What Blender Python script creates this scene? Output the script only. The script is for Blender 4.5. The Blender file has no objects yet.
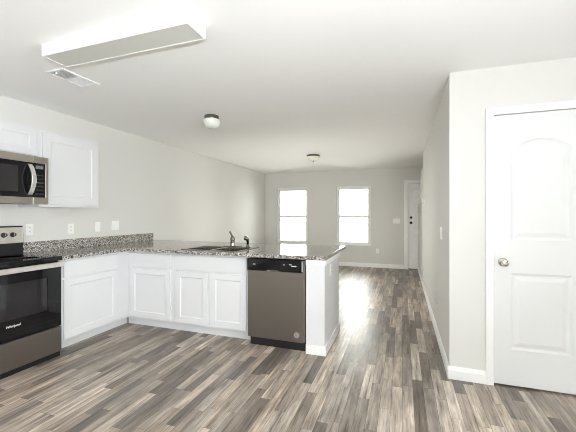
import bpy, bmesh, math, random
from mathutils import Vector, Matrix
from mathutils.geometry import tessellate_polygon
R = math.radians
scene = bpy.context.scene
COL = scene.collection

# ------------------------------------------------------------------ camera, world, lights, exposure
cam_data = bpy.data.cameras.new('camera')
cam_data.sensor_width = 36.0
cam_data.lens = 328.0 / 576.0 * 36.0
cam_data.shift_y = -1.5 / 576.0
cam_data.clip_start = 0.02
cam = bpy.data.objects.new('camera', cam_data)
cam.location = (0, 0, 1.308)
cam.rotation_euler = (R(90), 0, R(19.23))
COL.objects.link(cam)
scene.camera = cam

world = bpy.data.worlds.new('world')
scene.world = world
world.use_nodes = True
wbg = world.node_tree.nodes['Background']
wbg.inputs['Color'].default_value = (1.0, 1.0, 0.97, 1)
wbg.inputs['Strength'].default_value = 13.5

def area_light(name, loc, rot, sx, sy, power, color=(1, 1, 1), portal=False):
    d = bpy.data.lights.new(name, 'AREA')
    d.shape = 'RECTANGLE'; d.size = sx; d.size_y = sy
    d.energy = power; d.color = color
    if portal:
        d.cycles.is_portal = True
    o = bpy.data.objects.new(name, d)
    o.location = loc; o.rotation_euler = rot
    COL.objects.link(o)
    return o
# sky light entering through the two living room windows and the glass door behind the photographer
area_light('window_portal', (-2.795, 8.54, 1.265), (R(-90), 0, 0), 0.9, 1.5, 1, portal=True)
area_light('window_portal', (-1.172, 8.54, 1.265), (R(-90), 0, 0), 0.9, 1.5, 1, portal=True)
area_light('patio_portal', (0.1, -4.54, 1.05), (R(90), 0, 0), 1.8, 2.05, 1, portal=True)
area_light('side_portal', (2.78, 0.05, 1.4), (R(90), 0, R(90)), 2.5, 1.7, 1, portal=True)
# the photographer's flash head on a stand behind the camera turned up to bounce off the ceiling,
# and an added fill light hidden behind the peninsula to brighten the far wall
area_light('flash_fill_light', (0.8, -0.9, 1.15), (R(170), R(-26), 0), 0.1, 0.1, 150, (0.87, 0.935, 1.0))
area_light('flash_fill_light', (-1.9, 4.3, 0.35), (R(101), 0, R(-10)), 0.4, 0.4, 19, (1.0, 0.985, 0.90))

vs = scene.view_settings
vs.view_transform = 'Standard'
vs.look = 'None'
vs.gamma = 1.0
vs.use_curve_mapping = False
vs.exposure = 0.2
scene.cycles.pixel_filter_type = 'BLACKMAN_HARRIS'
scene.cycles.filter_width = 1.0
scene.cycles.max_bounces = 12
scene.cycles.diffuse_bounces = 8

# ------------------------------------------------------------------ materials
def mat(name, color, rough=0.5, metal=0.0, spec=0.5, **kw):
    m = bpy.data.materials.new(name)
    m.use_nodes = True
    b = m.node_tree.nodes['Principled BSDF']
    b.inputs['Base Color'].default_value = (*color, 1)
    b.inputs['Roughness'].default_value = rough
    b.inputs['Metallic'].default_value = metal
    b.inputs['Specular IOR Level'].default_value = spec
    for k, v in kw.items():
        b.inputs[k.replace('_', ' ')].default_value = v
    return m

class NT:
    def __init__(self, m):
        self.t = m.node_tree; self.n = self.t.nodes; self.l = self.t.links
        self.b = self.n['Principled BSDF']
    def node(self, typ, **props):
        x = self.n.new(typ)
        for k, v in props.items(): setattr(x, k, v)
        return x
    def put(self, sock, v):
        if hasattr(v, 'is_output'): self.l.new(v, sock)
        else: sock.default_value = v
    def math(self, op, a, b=None, c=None):
        x = self.node('ShaderNodeMath', operation=op)
        self.put(x.inputs[0], a)
        if b is not None: self.put(x.inputs[1], b)
        if c is not None: self.put(x.inputs[2], c)
        return x.outputs[0]
    def ramp(self, f, stops, interp='LINEAR'):
        x = self.node('ShaderNodeValToRGB')
        r = x.color_ramp; r.interpolation = interp
        while len(r.elements) < len(stops): r.elements.new(0.5)
        for e, (p, c) in zip(r.elements, stops):
            e.position = p; e.color = (*c, 1)
        self.put(x.inputs[0], f)
        return x.outputs[0]
    def mix(self, f, a, b, blend='MIX'):
        x = self.node('ShaderNodeMix', data_type='RGBA', blend_type=blend)
        self.put(x.inputs['Factor'], f)
        for s, v in ((x.inputs[6], a), (x.inputs[7], b)):
            if hasattr(v, 'is_output'): self.l.new(v, s)
            else: s.default_value = (*v, 1)
        return x.outputs[2]
    def noise(self, vec, scale, detail=3, rough=0.5):
        x = self.node('ShaderNodeTexNoise')
        self.l.new(vec, x.inputs['Vector'])
        x.inputs['Scale'].default_value = scale
        x.inputs['Detail'].default_value = detail
        x.inputs['Roughness'].default_value = rough
        return x.outputs['Fac']
    def combine(self, x_, y_, z_=0.0):
        x = self.node('ShaderNodeCombineXYZ')
        for s, v in zip(x.inputs, (x_, y_, z_)): self.put(s, v)
        return x.outputs[0]
    def wn(self, vec):
        x = self.node('ShaderNodeTexWhiteNoise', noise_dimensions='3D')
        self.l.new(vec, x.inputs['Vector'])
        return x.outputs['Value']
    def bump(self, h, strength, dist):
        x = self.node('ShaderNodeBump')
        self.l.new(h, x.inputs['Height'])
        x.inputs['Strength'].default_value = strength
        x.inputs['Distance'].default_value = dist
        self.l.new(x.outputs[0], self.b.inputs['Normal'])

def wall_paint(name, color, bump=0.06):
    m = mat(name, color, 0.75, spec=0.25)
    k = NT(m); c = k.node('ShaderNodeTexCoord').outputs['Object']
    k.bump(k.noise(c, 90, 2), bump, 0.004)
    return m
M = {}
M['wall'] = wall_paint('warm_grey_wall_paint', (0.70, 0.692, 0.668))
M['ceiling'] = wall_paint('flat_white_ceiling_paint', (0.92, 0.92, 0.915), 0.1)
M['trim'] = mat('white_trim_paint', (0.87, 0.87, 0.865), 0.35)
M['door'] = mat('white_door_paint', (0.75, 0.755, 0.755), 0.4)
M['cabinet'] = mat('white_cabinet_lacquer', (0.70, 0.705, 0.725), 0.35)
M['plate'] = mat('white_plastic', (0.88, 0.88, 0.87), 0.3)
M['slot'] = mat('dark_slot', (0.12, 0.12, 0.12), 0.5)
M['vinyl'] = mat('white_window_vinyl', (0.82, 0.82, 0.80), 0.35)
M['black_glass'] = mat('black_glass', (0.006, 0.006, 0.007), 0.04, spec=0.4)
M['oven_glass'] = mat('oven_window_glass', (0.022, 0.021, 0.023), 0.03, spec=0.5)
M['black'] = mat('black_plastic', (0.012, 0.012, 0.013), 0.35)
M['knob_black'] = mat('black_knob_plastic', (0.02, 0.02, 0.02), 0.3)
M['nickel'] = mat('satin_nickel', (0.55, 0.52, 0.47), 0.22, 1.0)
M['dark_nickel'] = mat('dark_nickel', (0.22, 0.20, 0.18), 0.14, 1.0)
M['chrome'] = mat('chrome', (0.22, 0.21, 0.195), 0.12, 1.0)
M['black_hardware'] = mat('black_hardware', (0.03, 0.03, 0.03), 0.3, 0.6)
M['mark'] = mat('white_print', (0.85, 0.85, 0.85), 0.5)
M['badge'] = mat('silver_badge', (0.55, 0.54, 0.52), 0.4, 0.6)
M['diffuser'] = mat('prismatic_diffuser', (0.62, 0.62, 0.58), 0.5, spec=0.3)
M['opal'] = mat('opal_glass', (0.82, 0.82, 0.78), 0.18, spec=0.5)
M['cream_glass'] = mat('cream_glass', (0.86, 0.84, 0.74), 0.25)
M['grille_backing'] = mat('duct_grey', (0.62, 0.62, 0.62), 0.8)
M['concrete'] = mat('pale_concrete', (0.6, 0.6, 0.58), 0.9)
M['key'] = mat('dark_key_print', (0.03, 0.03, 0.032), 0.3)
M['lcd'] = mat('grey_display', (0.16, 0.18, 0.18), 0.15)

def stainless(name, color, rough, axis):
    m = mat(name, color, rough, 1.0)
    k = NT(m); tc = k.node('ShaderNodeTexCoord').outputs['Object']
    mp = k.node('ShaderNodeMapping'); k.l.new(tc, mp.inputs[0])
    sc_ = [160, 160, 160]; sc_[axis] = 3
    mp.inputs['Scale'].default_value = sc_
    n = k.noise(mp.outputs[0], 4, 3)
    k.l.new(k.math('MULTIPLY_ADD', n, 0.12, rough - 0.06), k.b.inputs['Roughness'])
    k.bump(n, 0.05, 0.001)
    return m
M['steel'] = stainless('brushed_stainless', (0.52, 0.485, 0.43), 0.34, 0)
M['steel_bright'] = stainless('bright_stainless', (0.92, 0.90, 0.86), 0.36, 0)
M['steel_dw'] = stainless('brushed_dark_stainless', (0.27, 0.247, 0.23), 0.33, 0)
M['steel_sink'] = stainless('sink_stainless', (0.30, 0.285, 0.26), 0.25, 0)

def granite():
    m = mat('speckled_grey_granite', (0.4, 0.4, 0.4), 0.07, spec=0.5)
    k = NT(m); tc = k.node('ShaderNodeTexCoord').outputs['Object']
    v = k.node('ShaderNodeTexVoronoi'); k.l.new(tc, v.inputs['Vector']); v.inputs['Scale'].default_value = 120
    sep = k.node('ShaderNodeSeparateColor'); k.l.new(v.outputs['Color'], sep.inputs[0])
    c1 = k.ramp(sep.outputs[0], [(0.0, (0.025, 0.025, 0.025)), (0.2, (0.07, 0.065, 0.06)), (0.38, (0.20, 0.19, 0.175)),
                                 (0.6, (0.34, 0.33, 0.31)), (0.85, (0.52, 0.51, 0.49)), (1.0, (0.72, 0.71, 0.69))])
    c2 = k.ramp(k.noise(tc, 30, 4), [(0.35, (0.85, 0.83, 0.80)), (0.65, (1.15, 1.12, 1.08))])
    k.l.new(k.mix(1.0, c1, c2, 'MULTIPLY'), k.b.inputs['Base Color'])
    return m
M['granite'] = granite()

def plank_floor():
    m = mat('weathered_wood_plank', (0.3, 0.27, 0.24), 0.3, spec=0.5)
    k = NT(m); tc = k.node('ShaderNodeTexCoord').outputs['Object']
    s = k.node('ShaderNodeSeparateXYZ'); k.l.new(tc, s.inputs[0])
    x, y = s.outputs[0], s.outputs[1]
    W = 0.0735
    u = k.math('DIVIDE', x, W)
    row = k.math('FLOOR', u)
    r1 = k.wn(k.combine(row, 3.3, 1.7)); r2 = k.wn(k.combine(row, 8.1, 5.2))
    L = k.math('MULTIPLY_ADD', r1, 0.45, 0.42)
    v = k.math('ADD', k.math('DIVIDE', y, L), k.math('MULTIPLY', r2, 17.0))
    colm = k.math('FLOOR', v)
    rnd = k.wn(k.combine(row, colm, 0.5)); rnd2 = k.wn(k.combine(row, colm, 7.5)); rnd3 = k.wn(k.combine(row, colm, 13.5))
    base = k.ramp(rnd, [(0.0, (0.145, 0.128, 0.116)), (0.2, (0.215, 0.19, 0.17)), (0.4, (0.30, 0.265, 0.232)),
                        (0.6, (0.375, 0.332, 0.29)), (0.8, (0.435, 0.39, 0.345)), (0.93, (0.50, 0.455, 0.41)), (1.0, (0.58, 0.54, 0.49))])
    warm = k.mix(k.math('MULTIPLY', rnd2, 0.55), base, k.mix(1.0, base, (1.08, 0.95, 0.80), 'MULTIPLY'))
    # grain: long streaks along the board, shifted per board
    gx = k.math('ADD', k.math('MULTIPLY', x, 34.0), k.math('MULTIPLY', rnd3, 50.0))
    gy = k.math('ADD', k.math('MULTIPLY', y, 2.2), k.math('MULTIPLY', rnd2, 30.0))
    g = k.noise(k.combine(gx, gy, rnd), 1.0, 6, 0.62)
    gr = k.ramp(g, [(0.30, (0.32, 0.30, 0.285)), (0.43, (0.83, 0.815, 0.80)), (0.57, (1.14, 1.13, 1.12)), (0.72, (1.75, 1.72, 1.7))])
    c = k.mix(1.0, warm, gr, 'MULTIPLY')
    gx2 = k.math('ADD', k.math('MULTIPLY', x, 9.0), k.math('MULTIPLY', rnd, 90.0))
    gy2 = k.math('ADD', k.math('MULTIPLY', y, 3.0), k.math('MULTIPLY', rnd3, 30.0))
    blot = k.ramp(k.noise(k.combine(gx2, gy2, 2.0), 1.0, 3), [(0.3, (0.72, 0.72, 0.73)), (0.7, (1.25, 1.24, 1.22))])
    c = k.mix(1.0, c, blot, 'MULTIPLY')
    # fine dark pores and pale scratches
    fx = k.math('ADD', k.math('MULTIPLY', x, 150.0), k.math('MULTIPLY', rnd, 70.0))
    fy = k.math('ADD', k.math('MULTIPLY', y, 9.0), k.math('MULTIPLY', rnd3, 70.0))
    fine = k.ramp(k.noise(k.combine(fx, fy, 4.0), 1.0, 4, 0.65), [(0.3, (0.45, 0.43, 0.41)), (0.45, (0.95, 0.95, 0.95)), (0.6, (1.05, 1.05, 1.05)), (0.72, (1.5, 1.49, 1.47))])
    c = k.mix(0.75, c, k.mix(1.0, c, fine, 'MULTIPLY'))
    # seams
    fu = k.math('FRACT', u); fv = k.math('FRACT', v)
    du = k.math('MULTIPLY', k.math('MINIMUM', fu, k.math('SUBTRACT', 1.0, fu)), W)
    dv = k.math('MULTIPLY', k.math('MINIMUM', fv, k.math('SUBTRACT', 1.0, fv)), L)
    seam = k.math('LESS_THAN', k.math('MINIMUM', du, dv), 0.0014)
    c = k.mix(k.math('MULTIPLY', seam, 0.65), c, (0.06, 0.05, 0.045))
    k.l.new(c, k.b.inputs['Base Color'])
    k.l.new(k.math('MULTIPLY_ADD', g, 0.16, 0.27), k.b.inputs['Roughness'])
    k.bump(k.math('SUBTRACT', k.math('MULTIPLY', g, 0.5), seam), 0.12, 0.002)
    return m
M['floor'] = plank_floor()

def pane_glass():
    m = bpy.data.materials.new('window_glass'); m.use_nodes = True
    t = m.node_tree; t.nodes.clear()
    o = t.nodes.new('ShaderNodeOutputMaterial'); mx = t.nodes.new('ShaderNodeMixShader')
    tr = t.nodes.new('ShaderNodeBsdfTransparent'); gl = t.nodes.new('ShaderNodeBsdfGlossy')
    gl.inputs['Roughness'].default_value = 0.02
    tr.inputs[0].default_value = (0.97, 0.98, 0.97, 1)
    fr = t.nodes.new('ShaderNodeFresnel'); fr.inputs[0].default_value = 1.45
    t.links.new(fr.outputs[0], mx.inputs[0]); t.links.new(tr.outputs[0], mx.inputs[1]); t.links.new(gl.outputs[0], mx.inputs[2])
    t.links.new(mx.outputs[0], o.inputs[0])
    return m
M['glass'] = pane_glass()

# ------------------------------------------------------------------ mesh helpers
def new(): return bmesh.new()

def box(bm, x0, x1, y0, y1, z0, z1):
    v = [bm.verts.new(p) for p in ((x0, y0, z0), (x1, y0, z0), (x1, y1, z0), (x0, y1, z0),
                                   (x0, y0, z1), (x1, y0, z1), (x1, y1, z1), (x0, y1, z1))]
    for f in ((0, 3, 2, 1), (4, 5, 6, 7), (0, 1, 5, 4), (1, 2, 6, 5), (2, 3, 7, 6), (3, 0, 4, 7)):
        bm.faces.new([v[i] for i in f])
    return bm
def bx(*a): return box(new(), *a)

def lathe(bm, prof, n=32, mtx=None):
    """prof: (radius, height) pairs along local z; mtx places it"""
    mtx = mtx or Matrix()
    rings = []
    for r, z in prof:
        if r < 1e-6:
            rings.append([bm.verts.new(mtx @ Vector((0, 0, z)))])
        else:
            rings.append([bm.verts.new(mtx @ Vector((r * math.cos(2 * math.pi * i / n), r * math.sin(2 * math.pi * i / n), z))) for i in range(n)])
    for a, b in zip(rings, rings[1:]):
        for i in range(n):
            j = (i + 1) % n
            if len(a) == 1 and len(b) == 1: continue
            if len(a) == 1: bm.faces.new((a[0], b[i], b[j]))
            elif len(b) == 1: bm.faces.new((a[i], a[j], b[0]))
            else: bm.faces.new((a[i], a[j], b[j], b[i]))
    for e in (rings[0], rings[-1]):
        if len(e) > 1: bm.faces.new(e)
    return bm

def tube(bm, pts, radii, n=14, squash=1.0):
    """swept tube through pts with a radius at each"""
    pts = [Vector(p) for p in pts]
    rings = []
    up = None
    for i, p in enumerate(pts):
        d = (pts[min(i + 1, len(pts) - 1)] - pts[max(i - 1, 0)]).normalized()
        if up is None:
            up = Vector((0, 0, 1)) if abs(d.z) < 0.9 else Vector((1, 0, 0))
        a = d.cross(up).normalized(); b = a.cross(d).normalized(); up = b
        r = radii[i] if isinstance(radii, (list, tuple)) else radii
        rings.append([bm.verts.new(p + a * r * math.cos(2 * math.pi * k / n) + b * r * squash * math.sin(2 * math.pi * k / n)) for k in range(n)])
    for a, b in zip(rings, rings[1:]):
        for i in range(n):
            j = (i + 1) % n
            bm.faces.new((a[i], a[j], b[j], b[i]))
    bm.faces.new(rings[0]); bm.faces.new(rings[-1])
    return bm

def prism(bm, poly, axis, a, b):
    """extrude polygon; axis 0: poly in (y,z); 1: poly in (x,z); 2: poly in (x,y)"""
    def P(p, w):
        return {0: (w, p[0], p[1]), 1: (p[0], w, p[1]), 2: (p[0], p[1], w)}[axis]
    lo = [bm.verts.new(P(p, a)) for p in poly]; hi = [bm.verts.new(P(p, b)) for p in poly]
    bm.faces.new(lo); bm.faces.new(hi)
    for i in range(len(poly)):
        j = (i + 1) % len(poly)
        bm.faces.new((lo[i], lo[j], hi[j], hi[i]))
    return bm

def cells(bm, us, vs_, keep, axis, a, b):
    """a plate of grid cells (with openings) as one closed shell"""
    def P(u, v, w):
        return {0: (w, u, v), 1: (u, w, v), 2: (u, v, w)}[axis]
    cache = {}
    def V(i, j, k):
        key = (i, j, k)
        if key not in cache: cache[key] = bm.verts.new(P(us[i], vs_[j], b if k else a))
        return cache[key]
    nu, nv = len(us) - 1, len(vs_) - 1
    K = lambda i, j: 0 <= i < nu and 0 <= j < nv and keep(i, j)
    for i in range(nu):
        for j in range(nv):
            if not K(i, j): continue
            for k in (0, 1): bm.faces.new((V(i, j, k), V(i + 1, j, k), V(i + 1, j + 1, k), V(i, j + 1, k)))
            if not K(i - 1, j): bm.faces.new((V(i, j, 0), V(i, j + 1, 0), V(i, j + 1, 1), V(i, j, 1)))
            if not K(i + 1, j): bm.faces.new((V(i + 1, j, 0), V(i + 1, j + 1, 0), V(i + 1, j + 1, 1), V(i + 1, j, 1)))
            if not K(i, j - 1): bm.faces.new((V(i, j, 0), V(i + 1, j, 0), V(i + 1, j, 1), V(i, j, 1)))
            if not K(i, j + 1): bm.faces.new((V(i, j + 1, 0), V(i + 1, j + 1, 0), V(i + 1, j + 1, 1), V(i, j + 1, 1)))
    return bm

def rect(x0, x1, z0, z1): return lambda s: [(x0 + s, z0 + s), (x1 - s, z0 + s), (x1 - s, z1 - s), (x0 + s, z1 - s)]
def arch(x0, x1, z0, z1, rise, n=16):
    def f(s):
        a, b, zz = x0 + s, x1 - s, z1 - s
        pts = [(a, z0 + s), (b, z0 + s)]
        for i in range(n + 1):
            t = i / n
            pts.append((b + (a - b) * t, zz + rise * (1 - (2 * t - 1) ** 2)))
        return pts
    return f

def slab(bm, x0, x1, z0, z1, yf, yb, panels):
    """door slab facing -y with moulded panels; panels: list of (shape, [(inset, depth), ...])"""
    outer = [(x0, z0), (x1, z0), (x1, z1), (x0, z1)]
    loops = [outer] + [sh(st[0][0]) for sh, st in panels]
    vl = [[bm.verts.new((p[0], yf + (0 if i == 0 else panels[i - 1][1][0][1]), p[1])) for p in lp] for i, lp in enumerate(loops)]
    flat = [v for l in vl for v in l]
    for t in tessellate_polygon([[Vector((p[0], p[1], 0)) for p in lp] for lp in loops]):
        try: bm.faces.new([flat[i] for i in t])
        except ValueError: pass
    for (sh, st), prev in zip(panels, vl[1:]):
        for ins, dep in st[1:]:
            cur = [bm.verts.new((p[0], yf + dep, p[1])) for p in sh(ins)]
            for i in range(len(cur)):
                j = (i + 1) % len(cur)
                bm.faces.new((prev[i], prev[j], cur[j], cur[i]))
            prev = cur
        bm.faces.new(prev)
    bk = [bm.verts.new((p[0], yb, p[1])) for p in outer]
    bm.faces.new(bk)
    for i in range(4):
        j = (i + 1) % 4
        bm.faces.new((vl[0][i], vl[0][j], bk[j], bk[i]))
    return bm

def obj(name, bm, m, parent=None, bevel=0.0, smooth=False, seg=2):
    bmesh.ops.recalc_face_normals(bm, faces=bm.faces)
    me = bpy.data.meshes.new(name)
    bm.to_mesh(me); bm.free()
    me.materials.append(M[m] if isinstance(m, str) else m)
    if smooth:
        for p in me.polygons: p.use_smooth = True
    o = bpy.data.objects.new(name, me)
    COL.objects.link(o)
    if parent: o.parent = parent
    if bevel:
        b = o.modifiers.new('bevel', 'BEVEL')
        b.width = bevel; b.segments = seg; b.limit_method = 'ANGLE'; b.angle_limit = R(35)
    if smooth:
        sharpen(me)
    return o

def sharpen(me):
    b2 = bmesh.new(); b2.from_mesh(me)
    for e in b2.edges:
        if len(e.link_faces) == 2 and e.calc_face_angle(0) > R(38): e.smooth = False
    b2.to_mesh(me); b2.free()

def tag(o, label, cat, group=None):
    o['label'] = label; o['category'] = cat
    if group: o['group'] = group
    return o

def thing(name, label, cat, loc=(0, 0, 0), rz=0, group=None):
    o = bpy.data.objects.new(name, None)
    o.empty_display_size = 0.1
    o.location = loc; o.rotation_euler = (0, 0, rz)
    COL.objects.link(o)
    return tag(o, label, cat, group)

def struct(o, label, cat):
    o['kind'] = 'structure'
    return tag(o, label, cat)

def text_bm(s, size, mtx, depth=0.0006):
    c = bpy.data.curves.new('lettering', 'FONT'); c.body = s; c.size = size; c.extrude = depth; c.align_x = 'CENTER'; c.align_y = 'CENTER'
    c.shear = 0.2
    t = bpy.data.objects.new('lettering', c); COL.objects.link(t)
    dg = bpy.context.evaluated_depsgraph_get()
    me = bpy.data.meshes.new_from_object(t.evaluated_get(dg))
    bm = new(); bm.from_mesh(me); bm.transform(mtx)
    bpy.data.objects.remove(t); bpy.data.curves.remove(c); bpy.data.meshes.remove(me)
    return bm
UPRIGHT = Matrix.Rotation(R(90), 4, 'X')          # text in xy -> standing, facing -y
def facing(x, y, z): return Matrix.Translation((x, y, z)) @ Matrix.Rotation(R(90), 4, 'X')   # local +z -> -y

# ------------------------------------------------------------------ room shell
H = 2.44
XL, XR, YF, YB = -3.59, 2.65, 8.36, -4.4
XH, YP = 0.355, 2.90          # hall wall plane, pantry wall plane

struct(obj('floor', bx(XL - .12, XR + .12, YB - .12, YF + .14, -0.1, 0.0), 'floor'), 'grey brown weathered wood plank floor across the whole room', 'floor')
struct(obj('ceiling', bx(XL - .12, XR + .12, YB - .12, YF + .14, H, H + 0.1), 'ceiling'), 'flat white ceiling over kitchen and living room', 'ceiling')
struct(obj('wall_left', bx(XL - .12, XL, YB - .12, YF + .14, 0, H), 'wall'), 'long pale wall on the left behind the cabinets', 'wall')

W1, W2, WZ = (-3.232, -2.362), (-1.600, -0.745), (0.535, 2.03)
D1 = (0.126, 1.045, 2.045)
us = [XL, W1[0], W1[1], W2[0], W2[1], D1[0], D1[1], XR]
vz = [0, WZ[0], WZ[1], D1[2], H]
def keep_far(i, j):
    if i in (1, 3) and j == 1: return False
    if i == 5 and j < 3: return False
    return True
struct(obj('wall_far', cells(new(), us, vz, keep_far, 1, YF, YF + .14), 'wall'), 'far grey living room wall with two windows', 'wall')

P0, P1, PZ = 0.656, 1.282, 2.072
struct(obj('wall_pantry', cells(new(), [XH, P0, P1, XR], [0, PZ, H], lambda i, j: not (i == 1 and j == 0), 1, YP, YP + .12), 'wall'),
       'bright wall on the right around the closed panel door', 'wall')
hall = [(YP + .12, 0), (YF, 0), (YF, 1.36), (6.47, 2.13), (6.47, H), (YP + .12, H)]
struct(obj('wall_hall', prism(new(), hall, 0, XH, XH + .12), 'wall'), 'receding wall on the right beside the passage, sloping at its far end', 'wall')
struct(obj('wall_stair', bx(1.42, 1.54, YP + .12, YF, 0, H), 'wall'), 'wall behind the stair beyond the passage wall', 'wall')
# sloping white cap on the low end of the hall wall
capd = Vector((YF - 6.47, 1.36 - 2.13)).normalized(); capn = Vector((-capd.y, capd.x))
cp = [Vector((6.47, 2.13)), Vector((YF, 1.36))]
poly = [tuple(cp[0]), tuple(cp[1]), tuple(cp[1] + capn * .03), tuple(cp[0] + capn * .03)]
struct(obj('trim_1', prism(new(), poly, 0, XH - .022, XH + .142), 'trim'), 'sloping white cap board on the end of the passage wall', 'trim')

# walls behind the photographer, with the glazed openings the daylight comes through
PD = (-0.75, 0.95, 2.06)
struct(obj('wall_back', cells(new(), [XL, PD[0], PD[1], XR], [0, PD[2], H], lambda i, j: not (i == 1 and j == 0), 1, YB - .12, YB), 'wall'),
       'wall behind the camera with the glass patio door', 'wall')
SW = (-1.15, 1.25, 0.6, 2.2)
struct(obj('wall_right', cells(new(), [YB, SW[0], SW[1], YP + .12], [0, SW[2], SW[3], H], lambda i, j: not (i == 1 and j == 1), 0, XR, XR + .12), 'wall'),
       'wall to the right of the camera with a wide window', 'wall')

# baseboards
def baseboard(name, p0, p1, face, label, h=0.10, t=0.014):
    """p0,p1 floor line on the wall; face = outward unit normal"""
    (ax, ay), (bx_, by) = p0, p1
    nx, ny = face
    prof = [(0, 0), (t, 0), (t, h - .03), (t * .75, h - .018), (t * .5, h - .006), (t * .3, h), (0, h)]
    bm = new()
    A = [bm.verts.new((ax + nx * d, ay + ny * d, z)) for d, z in prof]
    B = [bm.verts.new((bx_ + nx * d, by + ny * d, z)) for d, z in prof]
    bm.faces.new(A); bm.faces.new(B)
    for i in range(len(prof)):
        j = (i + 1) % len(prof)
        bm.faces.new((A[i], A[j], B[j], B[i]))
    return struct(obj(name, bm, 'trim'), label, 'baseboard')
baseboard('baseboard_far', (XL, YF), (0.036, YF), (0, -1), 'white baseboard along the far living room wall')
baseboard('baseboard_left', (XL, 3.70), (XL, YF), (1, 0), 'white baseboard along the left wall beyond the peninsula')
baseboard('baseboard_hall', (XH, YP - .0), (XH, YF), (-1, 0), 'white baseboard along the passage wall')
baseboard('baseboard_pantry', (XH - .014, YP), (P0 - .05, YP), (0, -1), 'short white baseboard left of the closed panel door')

# peninsula half wall
PX0, PX1, PY0, PY1 = -0.858, -0.680, 2.975, 3.690
pw = [(PX0, PY0), (PX1, PY0), (PX1, PY1), (XL, PY1), (XL, 3.60), (PX0, 3.60)]
struct(obj('wall_peninsula', prism(new(), pw, 2, 0, 0.883), 'cabinet'), 'white half wall closing the end and back of the peninsula', 'half wall')
bbp = new()
for (x0, x1, y0, y1) in ((PX0, PX1 + .014, PY0 - .014, PY0), (PX1, PX1 + .014, PY0, PY1 + .014), (XL, PX1, PY1, PY1 + .014)):
    box(bbp, x0, x1, y0, y1, 0, 0.09)
struct(obj('baseboard_peninsula', bbp, 'trim', bevel=.004), 'white baseboard around the end of the peninsula', 'baseboard')
tr = new()
for (x0, x1, y0, y1) in ((PX0, PX1 + .012, PY0 - .012, PY0), (PX1, PX1 + .012, PY0, PY1 + .012)):
    box(tr, x0, x1, y0, y1, 0.835, 0.883)
struct(obj('trim_2', tr, 'trim', bevel=.003), 'white trim band under the counter at the peninsula end', 'trim')

# windows on the far wall
def window(name, x0, x1, z0, z1, label):
    t = thing(name, label, 'window', ((x0 + x1) / 2, YF, z0)); t['kind'] = 'structure'
    w = (x1 - x0) / 2; h = z1 - z0; mid = 0.715
    f = new()
    cells(f, [-w, -w + .045, w - .045, w], [0, .04, h - .05, h], lambda i, j: not (i == 1 and j == 1), 1, .035, .11)
    obj('window_frame', f, 'vinyl', t, bevel=.004)
    for nm, za, zb, ya in (('lower_sash', .04, mid + .02, .05), ('upper_sash', mid - .015, h - .05, .078)):
        s = cells(new(), [-w + .045, -w + .075, w - .075, w - .045], [za, za + (.034 if nm == 'lower_sash' else .05), zb - (.05 if nm == 'lower_sash' else .034), zb], lambda i, j: not (i == 1 and j == 1), 1, ya, ya + .026)
        so = obj(nm, s, 'vinyl', t, bevel=.003)
        obj('pane', bx(-w + .07, w - .07, ya + .011, ya + .015, za + .03, zb - .03), 'glass', so)
    obj('sash_lock', bx(-.03, .03, .040, .052, mid + .0, mid + .02), 'vinyl', t, bevel=.003)
    obj('window_sill', bx(-w - .0, w + .0, -.018, .05, -.006, .016), 'trim', t, bevel=.004)
    return t
window('window_1', *W1, *WZ, 'left of the two living room windows, nearer the room corner')
window('window_2', *W2, *WZ, 'right of the two living room windows, nearer the front door')

# glazing behind the camera
g = thing('door_3', 'sliding glass patio door behind the camera', 'door', (0.1, YB, 0)); g['kind'] = 'structure'
f = cells(new(), [-.85, -.78, -.04, .04, .78, .85], [0, .09, 1.97, 2.06], lambda i, j: not (i in (1, 3) and j == 1), 1, -.10, -.03)
obj('door_frame', f, 'vinyl', g, bevel=.004)
for a in (-.79, .03): obj('pane', bx(a, a + .76, -.068, -.062, .08, 1.98), 'glass', g)
g = thing('window_3', 'window to the right of the camera', 'window', (XR, 0.05, 0.6), R(-90)); g['kind'] = 'structure'
f = cells(new(), [-1.2, -1.15, -.025, .025, 1.15, 1.2], [0, .05, 1.55, 1.6], lambda i, j: not (i in (1, 3) and j == 1), 1, .03, .10)
obj('window_frame', f, 'vinyl', g, bevel=.004)
for a in (-1.16, .015): obj('pane', bx(a, a + 1.145, .062, .068, .04, 1.56), 'glass', g)
struct(obj('ground', bx(-30, 30, -30, 40, -0.6, -0.3), 'concrete'), 'pale ground outside the windows', 'ground')

# front door (six panels) and casing
t = thing('door_1', 'white six panel front door in the far wall', 'door', (D1[0], YF, 0)); t['kind'] = 'structure'
dw = D1[1] - D1[0]
pan = []
st = [(0, 0), (.014, .009), (.026, .009), (.05, .002)]
c0 = [(.11, dw / 2 - .05), (dw / 2 + .05, dw - .11)]
for a, b in c0:
    for za, zb in ((.22, .82), (.96, 1.56), (1.68, 1.92)):
        pan.append((rect(a, b, za, zb), st))
obj('door_panel', slab(new(), .004, dw - .004, .012, D1[2] - .004, .035, .078, pan), 'trim', t)
kn = lathe(new(), [(.0, 0), (.032, 0), (.032, .008), (.014, .012), (.012, .03), (.024, .036), (.030, .048), (.026, .062), (.0, .068)], 24, facing(.07, .035, 1.11))
obj('door_handle', kn, 'black_hardware', t, smooth=True)
kn = lathe(new(), [(.0, 0), (.030, 0), (.030, .012), (.024, .018), (0, .02)], 24, facing(.07, .035, 1.235))
obj('deadbolt', kn, 'black_hardware', t, smooth=True)
obj('threshold', bx(0.001, dw - .001, .0, .13, 0, .012), 'slot', t)
obj('door_stop', cells(new(), [0, .03, dw - .03, dw], [0, D1[2] - .03, D1[2]], lambda i, j: not (i == 1 and j == 0), 1, .079, .13), 'trim', t)

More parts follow.
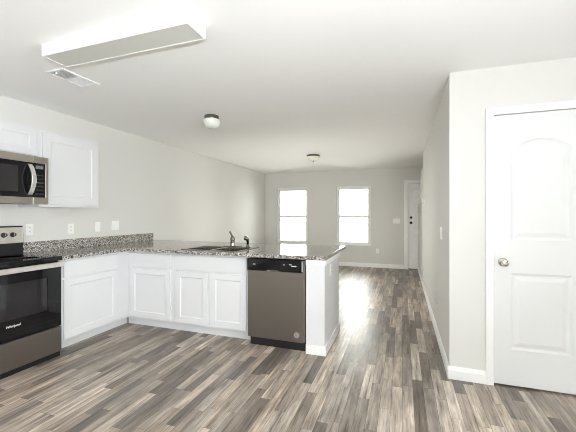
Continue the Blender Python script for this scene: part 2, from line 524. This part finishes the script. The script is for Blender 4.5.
def casing(name, x0, x1, z1, w, yf, label, thick=.018):
    bm = cells(new(), [x0 - w, x0, x1, x1 + w], [0, z1, z1 + w], lambda i, j: not (i == 1 and j == 0), 1, yf - thick, yf)
    cells(bm, [x0 - w, x0 - w + .018, x1 + w - .018, x1 + w], [0, z1 + w - .018, z1 + w], lambda i, j: not (i == 1 and j == 0), 1, yf - thick - .006, yf - thick + .001)
    return struct(obj(name, bm, 'trim', bevel=.004), label, 'door casing')
casing('trim_3', D1[0], D1[1], D1[2], .085, YF, 'white casing around the front door')
casing('trim_4', P0 + .004, P1 - .004, PZ - .003, .054, YP, 'white casing around the closed two panel door on the right')

# pantry door: two panels, upper one arched
t = thing('door_2', 'white two panel door with arched upper panel and nickel knob', 'door', (P0, YP, 0)); t['kind'] = 'structure'
st = [(0, 0), (.006, .004), (.016, .0085), (.026, .0085), (.052, .002), (.058, .001)]
a, b = .118, .500
obj('door_panel', slab(new(), .009, P1 - P0 - .005, .014, PZ - .006, .004, .039,
    [(rect(a, b, .285, .865), st), (arch(a, b, 1.115, 1.80, .075), st)]), 'door', t)
kb = obj('door_knob', lathe(new(), [(0, .024), (.012, .024), (.0125, .036), (.022, .042), (.0275, .052), (.028, .060), (.023, .070), (.012, .0745), (0, .075)], 32, facing(.068, .004, .945)), 'nickel', t, smooth=True)
obj('rose', lathe(new(), [(0, 0), (.033, 0), (.033, .006), (.028, .011), (.014, .014), (.012, .026), (0, .026)], 32, facing(.068, .004, .945)), 'nickel', kb, smooth=True)
obj('latch_plate', bx(.0005, .0085, -.003, .02, .90, .99), 'nickel', t, bevel=.001)

# ------------------------------------------------------------------ base cabinets
TZ, CZ = 0.105, 0.883
FRONT = [(0, 0), (.007, .007), (.012, .008)]
def shaker(x0, x1, z0, z1, fw=.066, t=.018):
    r = rect(x0 + fw, x1 - fw, z0 + fw, z1 - fw)
    return slab(new(), x0, x1, z0, z1, -t, 0, [(r, FRONT)])

def carcass(bm, w, d, toe):
    s = .016
    box(bm, 0, s, 0, d, TZ, CZ); box(bm, w - s, w, 0, d, TZ, CZ)
    box(bm, s, w - s, 0, d, TZ, TZ + s)
    box(bm, s, w - s, d - .008, d, TZ + s, CZ)
    return bm

def face_frame(bm, w, dx0, dx1, zmid, centre=None):
    cells(bm, [0.0, dx0 + .02, dx1 - .02, w], [TZ, TZ + .03, .672, .72, .845, CZ], lambda i, j: not (i == 1 and j in (1, 3)), 1, -.0005, .018)
    return bm

# left run: one cabinet between the range and the corner
XF, YFc = -3.048, 3.028       # face-frame planes
t = thing('base_cabinet', 'white base cabinet with one drawer and door between the range and the corner', 'cabinet', (XF, 2.192, 0), R(90))
w = 2.90 - 2.192
bmc = carcass(new(), w, .54, .09); face_frame(bmc, w, .045, .671, .69)
obj('cabinet_body', bmc, 'cabinet', t)
obj('door', shaker(.045, .672, .118, .690), 'cabinet', t, bevel=.002)
obj('drawer_front', bx(.045, .672, -.018, 0, .708, .862), 'cabinet', t, bevel=.003)
obj('corner_filler', bx(w, w + .128, 0.0, .02, TZ, CZ), 'cabinet', t)
obj('toe_kick', bx(0, w + .206, .092, .108, 0, TZ + .0), 'cabinet', t)

# peninsula: corner cabinet
t = thing('base_cabinet', 'white peninsula cabinet with one drawer and door next to the inside corner', 'cabinet', (-3.03, YFc, 0))
w = 3.03 - 2.405
bmc = carcass(new(), w, .555, .08); face_frame(bmc, w, .025, .591, .69)
obj('cabinet_body', bmc, 'cabinet', t)
obj('door', shaker(.025, .591, .122, .690), 'cabinet', t, bevel=.002)
obj('drawer_front', bx(.025, .591, -.018, 0, .708, .862), 'cabinet', t, bevel=.003)
obj('toe_kick', bx(-.093, w, .078, .094, 0, TZ), 'cabinet', t)
obj('corner_filler', bx(-.0175, .0, -.0005, .018, TZ, CZ), 'cabinet', t)

# peninsula: sink base
t = thing('sink_cabinet', 'white double door sink cabinet left of the dishwasher', 'cabinet', (-2.405, YFc, 0))
w = 2.405 - 1.472
bmc = carcass(new(), w, .555, .08)
cells(bmc, [0, .05, w / 2 - .02, w / 2 + .02, w - .05, w], [TZ, TZ + .03, .672, .72, .845, CZ], lambda i, j: not (i in (1, 3) and j in (1,)), 1, -.0005, .018)
obj('cabinet_body', bmc, 'cabinet', t)
obj('door', shaker(.033, .4495, .122, .690), 'cabinet', t, bevel=.002)
obj('door', shaker(.4790, .903, .122, .690), 'cabinet', t, bevel=.002)
obj('drawer_front', bx(.033, .903, -.018, 0, .708, .862), 'cabinet', t, bevel=.003)
obj('toe_kick', bx(0, w, .078, .094, 0, TZ), 'cabinet', t)

# ------------------------------------------------------------------ granite worktop
SX0, SX1, SY0, SY1 = -2.31, -1.60, 3.03, 3.545
t = thing('countertop', 'speckled grey granite L shaped countertop over the cabinets and peninsula', 'countertop', (0, 0, CZ))
xs = [XL, -3.0, SX0 + .02, SX1 - .02, -.662]; ys = [2.192, 2.955, SY0 + .02, SY1 - .02, 4.07]
def keep_top(i, j):
    if i == 0: return True
    if j == 0: return False
    return not (i == 2 and j == 2)
obj('worktop', cells(new(), xs, ys, keep_top, 2, 0, .037), 'granite', t, bevel=.005, seg=3)
obj('backsplash', bx(XL, XL + .02, 2.192, 4.03, .037, .145), 'granite', t, bevel=.003)

# ------------------------------------------------------------------ sink and taps
ZC = CZ + .037
t = thing('sink', 'stainless double bowl drop in sink in the granite worktop', 'sink', ((SX0 + SX1) / 2, (SY0 + SY1) / 2, ZC))
hw, hd = (SX1 - SX0) / 2, (SY1 - SY0) / 2
bx0, by0, by1 = hw - .035, -hd + .03, hd - .095
rim = cells(new(), [-hw, -bx0, -.018, .018, bx0, hw], [-hd, by0, by1, hd], lambda i, j: not (i in (1, 3) and j == 1), 2, 0.0, .005)
obj('rim', rim, 'steel_sink', t, bevel=.003)
for xa, xb in ((-bx0, -.018), (.018, bx0)):
    bm = new()
    lo = [(xa + .03, by0 + .03), (xb - .03, by0 + .03), (xb - .03, by1 - .03), (xa + .03, by1 - .03)]
    hi = [(xa, by0), (xb, by0), (xb, by1), (xa, by1)]
    rings = []
    for pts, z in ((hi, .003), (hi, -.02), ([(p[0] * .9 + q[0] * .1, p[1] * .9 + q[1] * .1) for p, q in zip(hi, lo)], -.13), (lo, -.165)):
        rings.append([bm.verts.new((*p, z)) for p in pts])
    for ra, rb in zip(rings, rings[1:]):
        for i in range(4):
            j = (i + 1) % 4
            bm.faces.new((ra[i], ra[j], rb[j], rb[i]))
    bm.faces.new(rings[-1])
    bo = obj('basin', bm, 'steel_sink', t, bevel=.012, seg=3)
    sm = bo.modifiers.new('thickness', 'SOLIDIFY'); sm.thickness = .0015; sm.offset = 0
    obj('drain', lathe(new(), [(0, 0), (.02, 0), (.04, .003), (.043, .001)], 24, Matrix.Translation(((xa + xb) / 2, (by0 + by1) / 2, -.163))), 'chrome', bo, smooth=True)

FX, FY = -1.925, SY1 - .045
zb = ZC + .005
t = thing('faucet', 'chrome single lever kitchen faucet behind the sink bowls', 'faucet', (FX, FY, zb))
dp = new()
box(dp, -.115, .115, -.027, .027, 0, .008)
obj('deck_plate', dp, 'chrome', t, bevel=.006, seg=3)
obj('faucet_body', lathe(new(), [(.030, .008), (.028, .03), (.025, .075), (.028, .085), (.027, .105), (.018, .118), (0, .122)], 24), 'chrome', t, smooth=True)
obj('spout', tube(new(), [(.45 * q, -.89 * q, z) for q, z in ((.01, .062), (.05, .080), (.11, .090), (.165, .088), (.195, .078), (.203, .062))], [.015, .0145, .013, .0125, .0125, .0125]), 'chrome', t, smooth=True)
obj('lever', tube(new(), [(0, 0, .108), (-.012, .004, .130), (-.030, .008, .158), (-.046, .012, .176)], [.014, .011, .010, .012], 12), 'chrome', t, smooth=True)
t = thing('side_sprayer', 'small chrome pull out sprayer standing right of the faucet', 'sprayer', (FX + .200, FY, zb))
obj('sprayer_base', lathe(new(), [(.024, 0), (.023, .008), (.016, .016), (.013, .035), (0, .036)], 20), 'chrome', t, smooth=True)
obj('spray_head', tube(new(), [(0, 0, .03), (.002, 0, .058), (.002, -.004, .084), (-.012, -.012, .102), (-.036, -.024, .106)], [.014, .016, .021, .027, .025], 14), 'chrome', t, smooth=True)

# ------------------------------------------------------------------ dishwasher
DX0, DWW = -1.466, .598
t = thing('dishwasher', 'stainless front dishwasher with black control strip at the end of the peninsula', 'dishwasher', (DX0, 2.965, 0))
obj('tub_body', bx(.01, DWW - .01, .05, .60, .10, .870), 'black', t)
obj('door_panel', bx(.004, DWW - .014, 0, .05, .092, .752), 'steel_dw', t, bevel=.004)
cpn = new()
cx_ = [.004 + (DWW - .018) * i / 24 for i in range(25)]
def notch(x):
    q = abs(x - .275) / .075
    return .757 if q > 1 else .757 + .014 * (1 - q * q) ** .5
top = [(.004, .872), (DWW - .014, .872)]
polyc = [(x, notch(x)) for x in cx_] + [(DWW - .014, .872), (.004, .872)]
prism(cpn, polyc, 1, -.012, .05)
cp_ = obj('control_panel', cpn, 'black_glass', t, bevel=.003)
obj('handle_recess', bx(.20, .35, .004, .012, .752, .775), 'slot', cp_)
obj('marking', bx(.068, .094, -.0128, -.0115, .815, .822), 'mark', cp_)
for x, wd, z in ((.385, .018, .822), (.446, .030, .826), (.470, .050, .813)):
    obj('marking', bx(x, x + wd, -.0128, -.0115, z, z + .006), 'mark', cp_)
obj('end_cap', bx(DWW - .026, DWW - .0155, -.0126, -.011, .764, .868), 'badge', cp_)
obj('handle_glint', bx(.222, .252, -.0126, -.011, .7565, .763), 'badge', cp_)  # pale strip stands in for a highlight on the handle notch
obj('side_trim', bx(DWW - .012, DWW - .003, .004, .05, .10, .868), 'steel', t)
obj('toe_panel', bx(.012, DWW - .004, .05, .075, .0, .09), 'black', t)
bd = obj('badge', lathe(new(), [(0, 0), (.027, 0), (.027, .002), (.0235, .0025), (.023, .0012), (0, .0012)], 32, facing(.518, 0, .163)), 'badge', t, smooth=True)
sw = new()
for k in range(5):
    tube(sw, [(.518 + .004 * k - .012 + .003 * math.cos(q), -.002, .163 + .007 * math.sin(q + k)) for q in [i * .6 for i in range(6)]], .0009, 6)
obj('monogram', sw, 'steel_dw', bd)

# ------------------------------------------------------------------ range (local x along the wall, -y towards the room)
RY0, RW = 1.425, .760
t = thing('range', 'freestanding stainless and black glass electric range against the left wall', 'range', (-2.985, RY0, 0), R(90))
obj('range_body', bx(.004, RW - .004, .04, .575, .06, .885), 'black', t, bevel=.003)
obj('cooktop', bx(0, RW, -.012, .52, .884, .925), 'black_glass', t, bevel=.008, seg=3)
for cx, cy, r in ((.20, .13, .10), (.56, .13, .08), (.20, .37, .075), (.56, .37, .10)):
    bn = lathe(new(), [(r - .002, .9253), (r - .002, .9256), (r, .9256), (r, .9253)], 40, Matrix.Translation((cx, cy, 0)))
    obj('burner_ring', bn, 'lcd', t)
d = obj('oven_door', cells(new(), [.006, .13, .63, RW - .006], [.285, .455, .745, .872], lambda i, j: not (i == 1 and j == 1), 1, 0, .04), 'black_glass', t, bevel=.003)
obj('oven_window', bx(.13, .63, .006, .012, .455, .745), 'oven_glass', d)
hd_ = new()
box(hd_, .008, RW - .008, -.040, -.020, .832, .876)
box(hd_, .05, .09, -.0205, .0, .842, .866); box(hd_, RW - .09, RW - .05, -.020, .0, .842, .866)
obj('oven_handle', hd_, 'steel_bright', d, bevel=.005, seg=3)
obj('logo', text_bm('Whirlpool', .026, Matrix.Translation((.355, -.0005, .402)) @ UPRIGHT), 'mark', d)
obj('drawer', bx(.002, RW - .002, 0, .04, .048, .278), 'steel_dw', t, bevel=.006, seg=3)
obj('kick_plate', bx(.006, RW - .006, .02, .04, .0, .047), 'black', t)
bg = new()
prism(bg, [(.52, .90), (.60, .90), (.60, 1.198), (.53, 1.198), (.512, 1.04), (.52, 1.035)], 0, .004, RW - .004)
b_ = obj('backguard', bg, 'black', t, bevel=.006)
fc = new()
prism(fc, [(.5115, 1.035), (.520, 1.035), (.5355, 1.186), (.5235, 1.186)], 0, .008, RW - .008)
obj('fascia', fc, 'steel_bright', b_, bevel=.005, seg=3)
tilt = Matrix.Rotation(R(84.5), 4, 'X')
for x in (.095, .170, .585, .660):
    kk = obj('knob', lathe(new(), [(0, -.002), (.024, -.002), (.023, .006), (.019, .010), (.017, .026), (0, .028)], 28, Matrix.Translation((x, .5165, 1.115)) @ tilt), 'knob_black', b_, smooth=True)
    obj('knob_pointer', bx(x - .0015, x + .0015, .486, .489, 1.107, 1.132), 'mark', kk)
obj('display', bx(.28, .48, .510, .522, 1.08, 1.15), 'black_glass', b_)

# ------------------------------------------------------------------ microwave
t = thing('microwave', 'stainless over the range microwave hung under the upper cabinets', 'microwave', (-3.165, RY0, 1.402), R(90))
MW, MH = .760, .440
obj('microwave_body', bx(.002, MW - .002, .03, .425, .012, MH), 'black', t, bevel=.003)
dsp = .628
d = obj('microwave_door', cells(new(), [.0, .03, dsp - .004], [0.0, .062, MH - .064, MH], lambda i, j: not (i == 1 and j == 1), 1, 0, .03), 'steel', t, bevel=.003)
obj('door_glass', bx(.03, dsp - .004, .002, .02, .062, MH - .064), 'black_glass', d)
obj('viewing_window', bx(.085, .50, .0005, .004, .105, MH - .105), 'oven_glass', d)
hb = new()
hp = []
for i in range(13):
    u = i / 12
    hp.append((.594, -.004 - .056 * math.sin(math.pi * u) ** .8, .085 + .275 * u))
rings = []
for p in hp:
    rings.append([hb.verts.new((p[0] + a_, p[1] + b__, p[2])) for a_, b__ in ((-.019, -.005), (.019, -.005), (.019, .005), (-.019, .005))])
for ra, rb in zip(rings, rings[1:]):
    for i in range(4): hb.faces.new((ra[i], ra[(i + 1) % 4], rb[(i + 1) % 4], rb[i]))
hb.faces.new(rings[0]); hb.faces.new(rings[-1])
obj('door_handle', hb, 'steel_bright', d, bevel=.003)
pn = cells(new(), [dsp, MW - .028, MW], [0, .062, MH - .064, MH], lambda i, j: not (i == 0 and j == 1), 1, 0, .03)
p_ = obj('panel_frame', pn, 'steel', t, bevel=.002)
cpn = obj('control_panel', bx(dsp, MW - .028, .002, .02, .062, MH - .064), 'black_glass', t)
obj('display', bx(dsp + .022, MW - .046, .0, .003, MH - .115, MH - .085), 'lcd', cpn)
for r_ in range(6):
    obj('key_row', bx(dsp + .020, dsp + .088, .0008, .003, .09 + r_ * .034, .102 + r_ * .034), 'key', cpn)
gr = new()
for i in range(7): box(gr, .1, MW - .1, .06 + i * .02, .068 + i * .02, -.0, .014)
obj('bottom_grille', gr, 'black', t)

# ------------------------------------------------------------------ upper cabinets
def upper(label, y0, w, z0, z1, doors, fw):
    t = thing('wall_cabinet', label, 'cabinet', (-3.303, y0, z0), R(90))
    h = z1 - z0
    bm = new()
    box(bm, 0, w, 0, .287, .0, h)
    obj('cabinet_body', bm, 'cabinet', t, bevel=.001)
    for a, b in doors:
        obj('door', shaker(a, b, .025, h - .022, fw), 'cabinet', t, bevel=.002)
    return t
upper('short white upper cabinet above the microwave', RY0, .762, 1.845, 2.134, [(.028, .376), (.392, .734)], .06)
upper('tall single door white upper cabinet right of the microwave', 2.187, .664, 1.383, 2.134, [(.03, .642)], .08)

# ------------------------------------------------------------------ ceiling fittings
t = thing('fluorescent_light', 'long white boxy fluorescent fixture with grey diffuser on the kitchen ceiling', 'ceiling light', (-1.693, 1.61, H))
hx, hy, hz = .575, .088, -.078
obj('housing', cells(new(), [-hx, -hx + .006, hx - .006, hx], [-hy, -hy + .006, hy - .006, hy], lambda i, j: not (i == 1 and j == 1), 2, hz, 0), 'trim', t)
obj('diffuser', bx(-hx + .006, hx - .006, -hy + .006, hy - .006, hz + .003, hz + .009), 'diffuser', t)
obj('end_clip', bx(-hx - .002, -hx + .0, -.02, .02, hz + .02, hz + .045), 'trim', t)

def register(label, loc, rz, w, d, nslat):
    t = thing('ceiling_vent', label, 'vent', loc, rz)
    fr = cells(new(), [-w / 2, -w / 2 + .02, w / 2 - .02, w / 2], [-d / 2, -d / 2 + .02, d / 2 - .02, d / 2], lambda i, j: not (i == 1 and j == 1), 2, -.010, 0)
    obj('frame', fr, 'trim', t, bevel=.003)
    obj('backing', bx(-w / 2 + .015, w / 2 - .015, -d / 2 + .015, d / 2 - .015, -.002, 0), 'grille_backing', t)  # plain grey sheet behind the louvers
    sl = new()
    L = d - .04
    for b, s in ((0, 1), (1, -1)):
        for i in range(nslat):
            y = -d / 2 + .02 + (b + (i + .5) / nslat) * L / 2
            q = .0075 * s
            prism(sl, [(y - .006 - q * .0, -.009), (y - .004, -.009), (y + .004 + q, -.002), (y + .002 + q, -.002)], 0, -w / 2 + .02, w / 2 - .02)
    box(sl, -w / 2 + .02, w / 2 - .02, -.006, .006, -.009, -.002)
    obj('louvers', sl, 'trim', t)
    obj('damper_lever', bx(-.012, .0, -d / 2 + .022, -d / 2 + .034, -.022, -.008), 'trim', t, bevel=.002)
    return t
register('white rectangular ceiling vent beside the long kitchen light fixture', (-2.575, 1.98, H), 0, .20, .33, 9)
register('small ceiling vent near the far left corner of the living room', (-2.82, 8.02, H), R(90), .14, .30, 6)

t = thing('dome_light', 'small dome light with opal bowl and nickel band on the kitchen ceiling', 'ceiling light', (-2.07, 3.27, H))
obj('band', lathe(new(), [(0, 0), (.080, 0), (.082, -.004), (.082, -.040), (.079, -.045), (0, -.045)], 48), 'dark_nickel', t, smooth=True)
obj('glass_bowl', lathe(new(), [(0, -.0445), (.088, -.0445), (.096, -.054), (.096, -.068), (.090, -.092), (.076, -.116), (.054, -.133), (.027, -.143), (0, -.146)], 48), 'opal', t, smooth=True)
t = thing('dome_light', 'flush dome light with dark band and bottom finial on the living room ceiling', 'ceiling light', (-1.60, 6.05, H))
obj('band', lathe(new(), [(0, 0), (.112, 0), (.126, -.006), (.126, -.028), (.118, -.034), (0, -.034)], 48), 'dark_nickel', t, smooth=True)
obj('glass_bowl', lathe(new(), [(0, -.0335), (.112, -.0335), (.114, -.045), (.104, -.070), (.080, -.092), (.048, -.106), (.012, -.112), (0, -.112)], 48), 'cream_glass', t, smooth=True)
obj('finial', lathe(new(), [(0, -.111), (.011, -.111), (.013, -.118), (.008, -.124), (.011, -.131), (.006, -.138), (0, -.140)], 20), 'dark_nickel', t, smooth=True)

# ------------------------------------------------------------------ outlets, switches, thermostat
def plate(name, label, cat, loc, rz, gangs, kind):
    """local: plate in xz facing -y"""
    t = thing(name, label, cat, loc, rz)
    w = .072 + .046 * (gangs - 1); h = .118
    obj('cover_plate', bx(-w / 2, w / 2, -.006, 0, -h / 2, h / 2), 'plate', t, bevel=.003)
    for g in range(gangs):
        x = (g - (gangs - 1) / 2) * .046
        if kind == 'outlet':
            for z in (-.02, .02):
                oo = obj('receptacle', bx(x - .016, x + .016, -.0085, -.005, z - .0135, z + .0135), 'plate', t, bevel=.002)
                sl = new()
                box(sl, x - .008, x - .0055, -.0092, -.008, z - .003, z + .007)
                box(sl, x + .0055, x + .008, -.0092, -.008, z - .003, z + .007)
                box(sl, x - .002, x + .002, -.0092, -.008, z - .010, z - .006)
                obj('slots', sl, 'slot', oo)
        else:
            bm = new(); box(bm, x - .0165, x + .0165, -.0085, -.005, -.033, .033)
            rk = obj('rocker', bm, 'plate', t, bevel=.002)
            bm = new(); prism(bm, [(-.0085, -.03), (-.0125, .02), (-.0085, .03)], 0, x - .012, x + .012)
            obj('paddle', bm, 'plate', rk)
    return t
LEFT, FAR, HALLR, PEN = R(90), 0, R(-90), R(90)
plate('wall_outlet', 'white outlet on the left wall just right of the range', 'outlet', (XL, 2.29, 1.155), LEFT, 1, 'outlet')
plate('wall_outlet', 'white outlet above the backsplash under the tall upper cabinet', 'outlet', (XL, 2.727, 1.145), LEFT, 1, 'outlet')
plate('light_switch', 'single white switch above the backsplash right of the upper cabinet', 'switch', (XL, 3.08, 1.155), LEFT, 1, 'switch')
plate('light_switch', 'double white switch above the backsplash near its far end', 'switch', (XL, 3.345, 1.165), LEFT, 2, 'switch')
plate('light_switch', 'triple white switch plate on the far wall left of the front door', 'switch', (-.135, YF, 1.15), FAR, 3, 'switch')
plate('wall_outlet', 'low white outlet on the far wall right of the right window', 'outlet', (-.58, YF, .408), FAR, 1, 'outlet')
plate('light_switch', 'double white switch plate on the passage wall near its front corner', 'switch', (XH, 3.46, 1.128), HALLR, 2, 'switch')
plate('wall_outlet', 'low white outlet on the near part of the passage wall', 'outlet', (XH, 3.96, .385), HALLR, 1, 'outlet')
plate('wall_outlet', 'low white outlet on the far end of the passage wall', 'outlet', (XH, 6.32, .27), HALLR, 1, 'outlet')
plate('wall_outlet', 'white outlet under the counter on the end panel of the peninsula', 'outlet', (PX1, 3.24, .755), PEN, 1, 'outlet')
t = thing('thermostat', 'small white thermostat high on the far part of the passage wall', 'thermostat', (XH, 6.2, 1.545), HALLR)
obj('case', bx(-.06, .06, -.028, 0, -.045, .045), 'plate', t, bevel=.006)
obj('display', bx(-.03, .03, -.0285, -.027, -.005, .025), 'lcd', t)
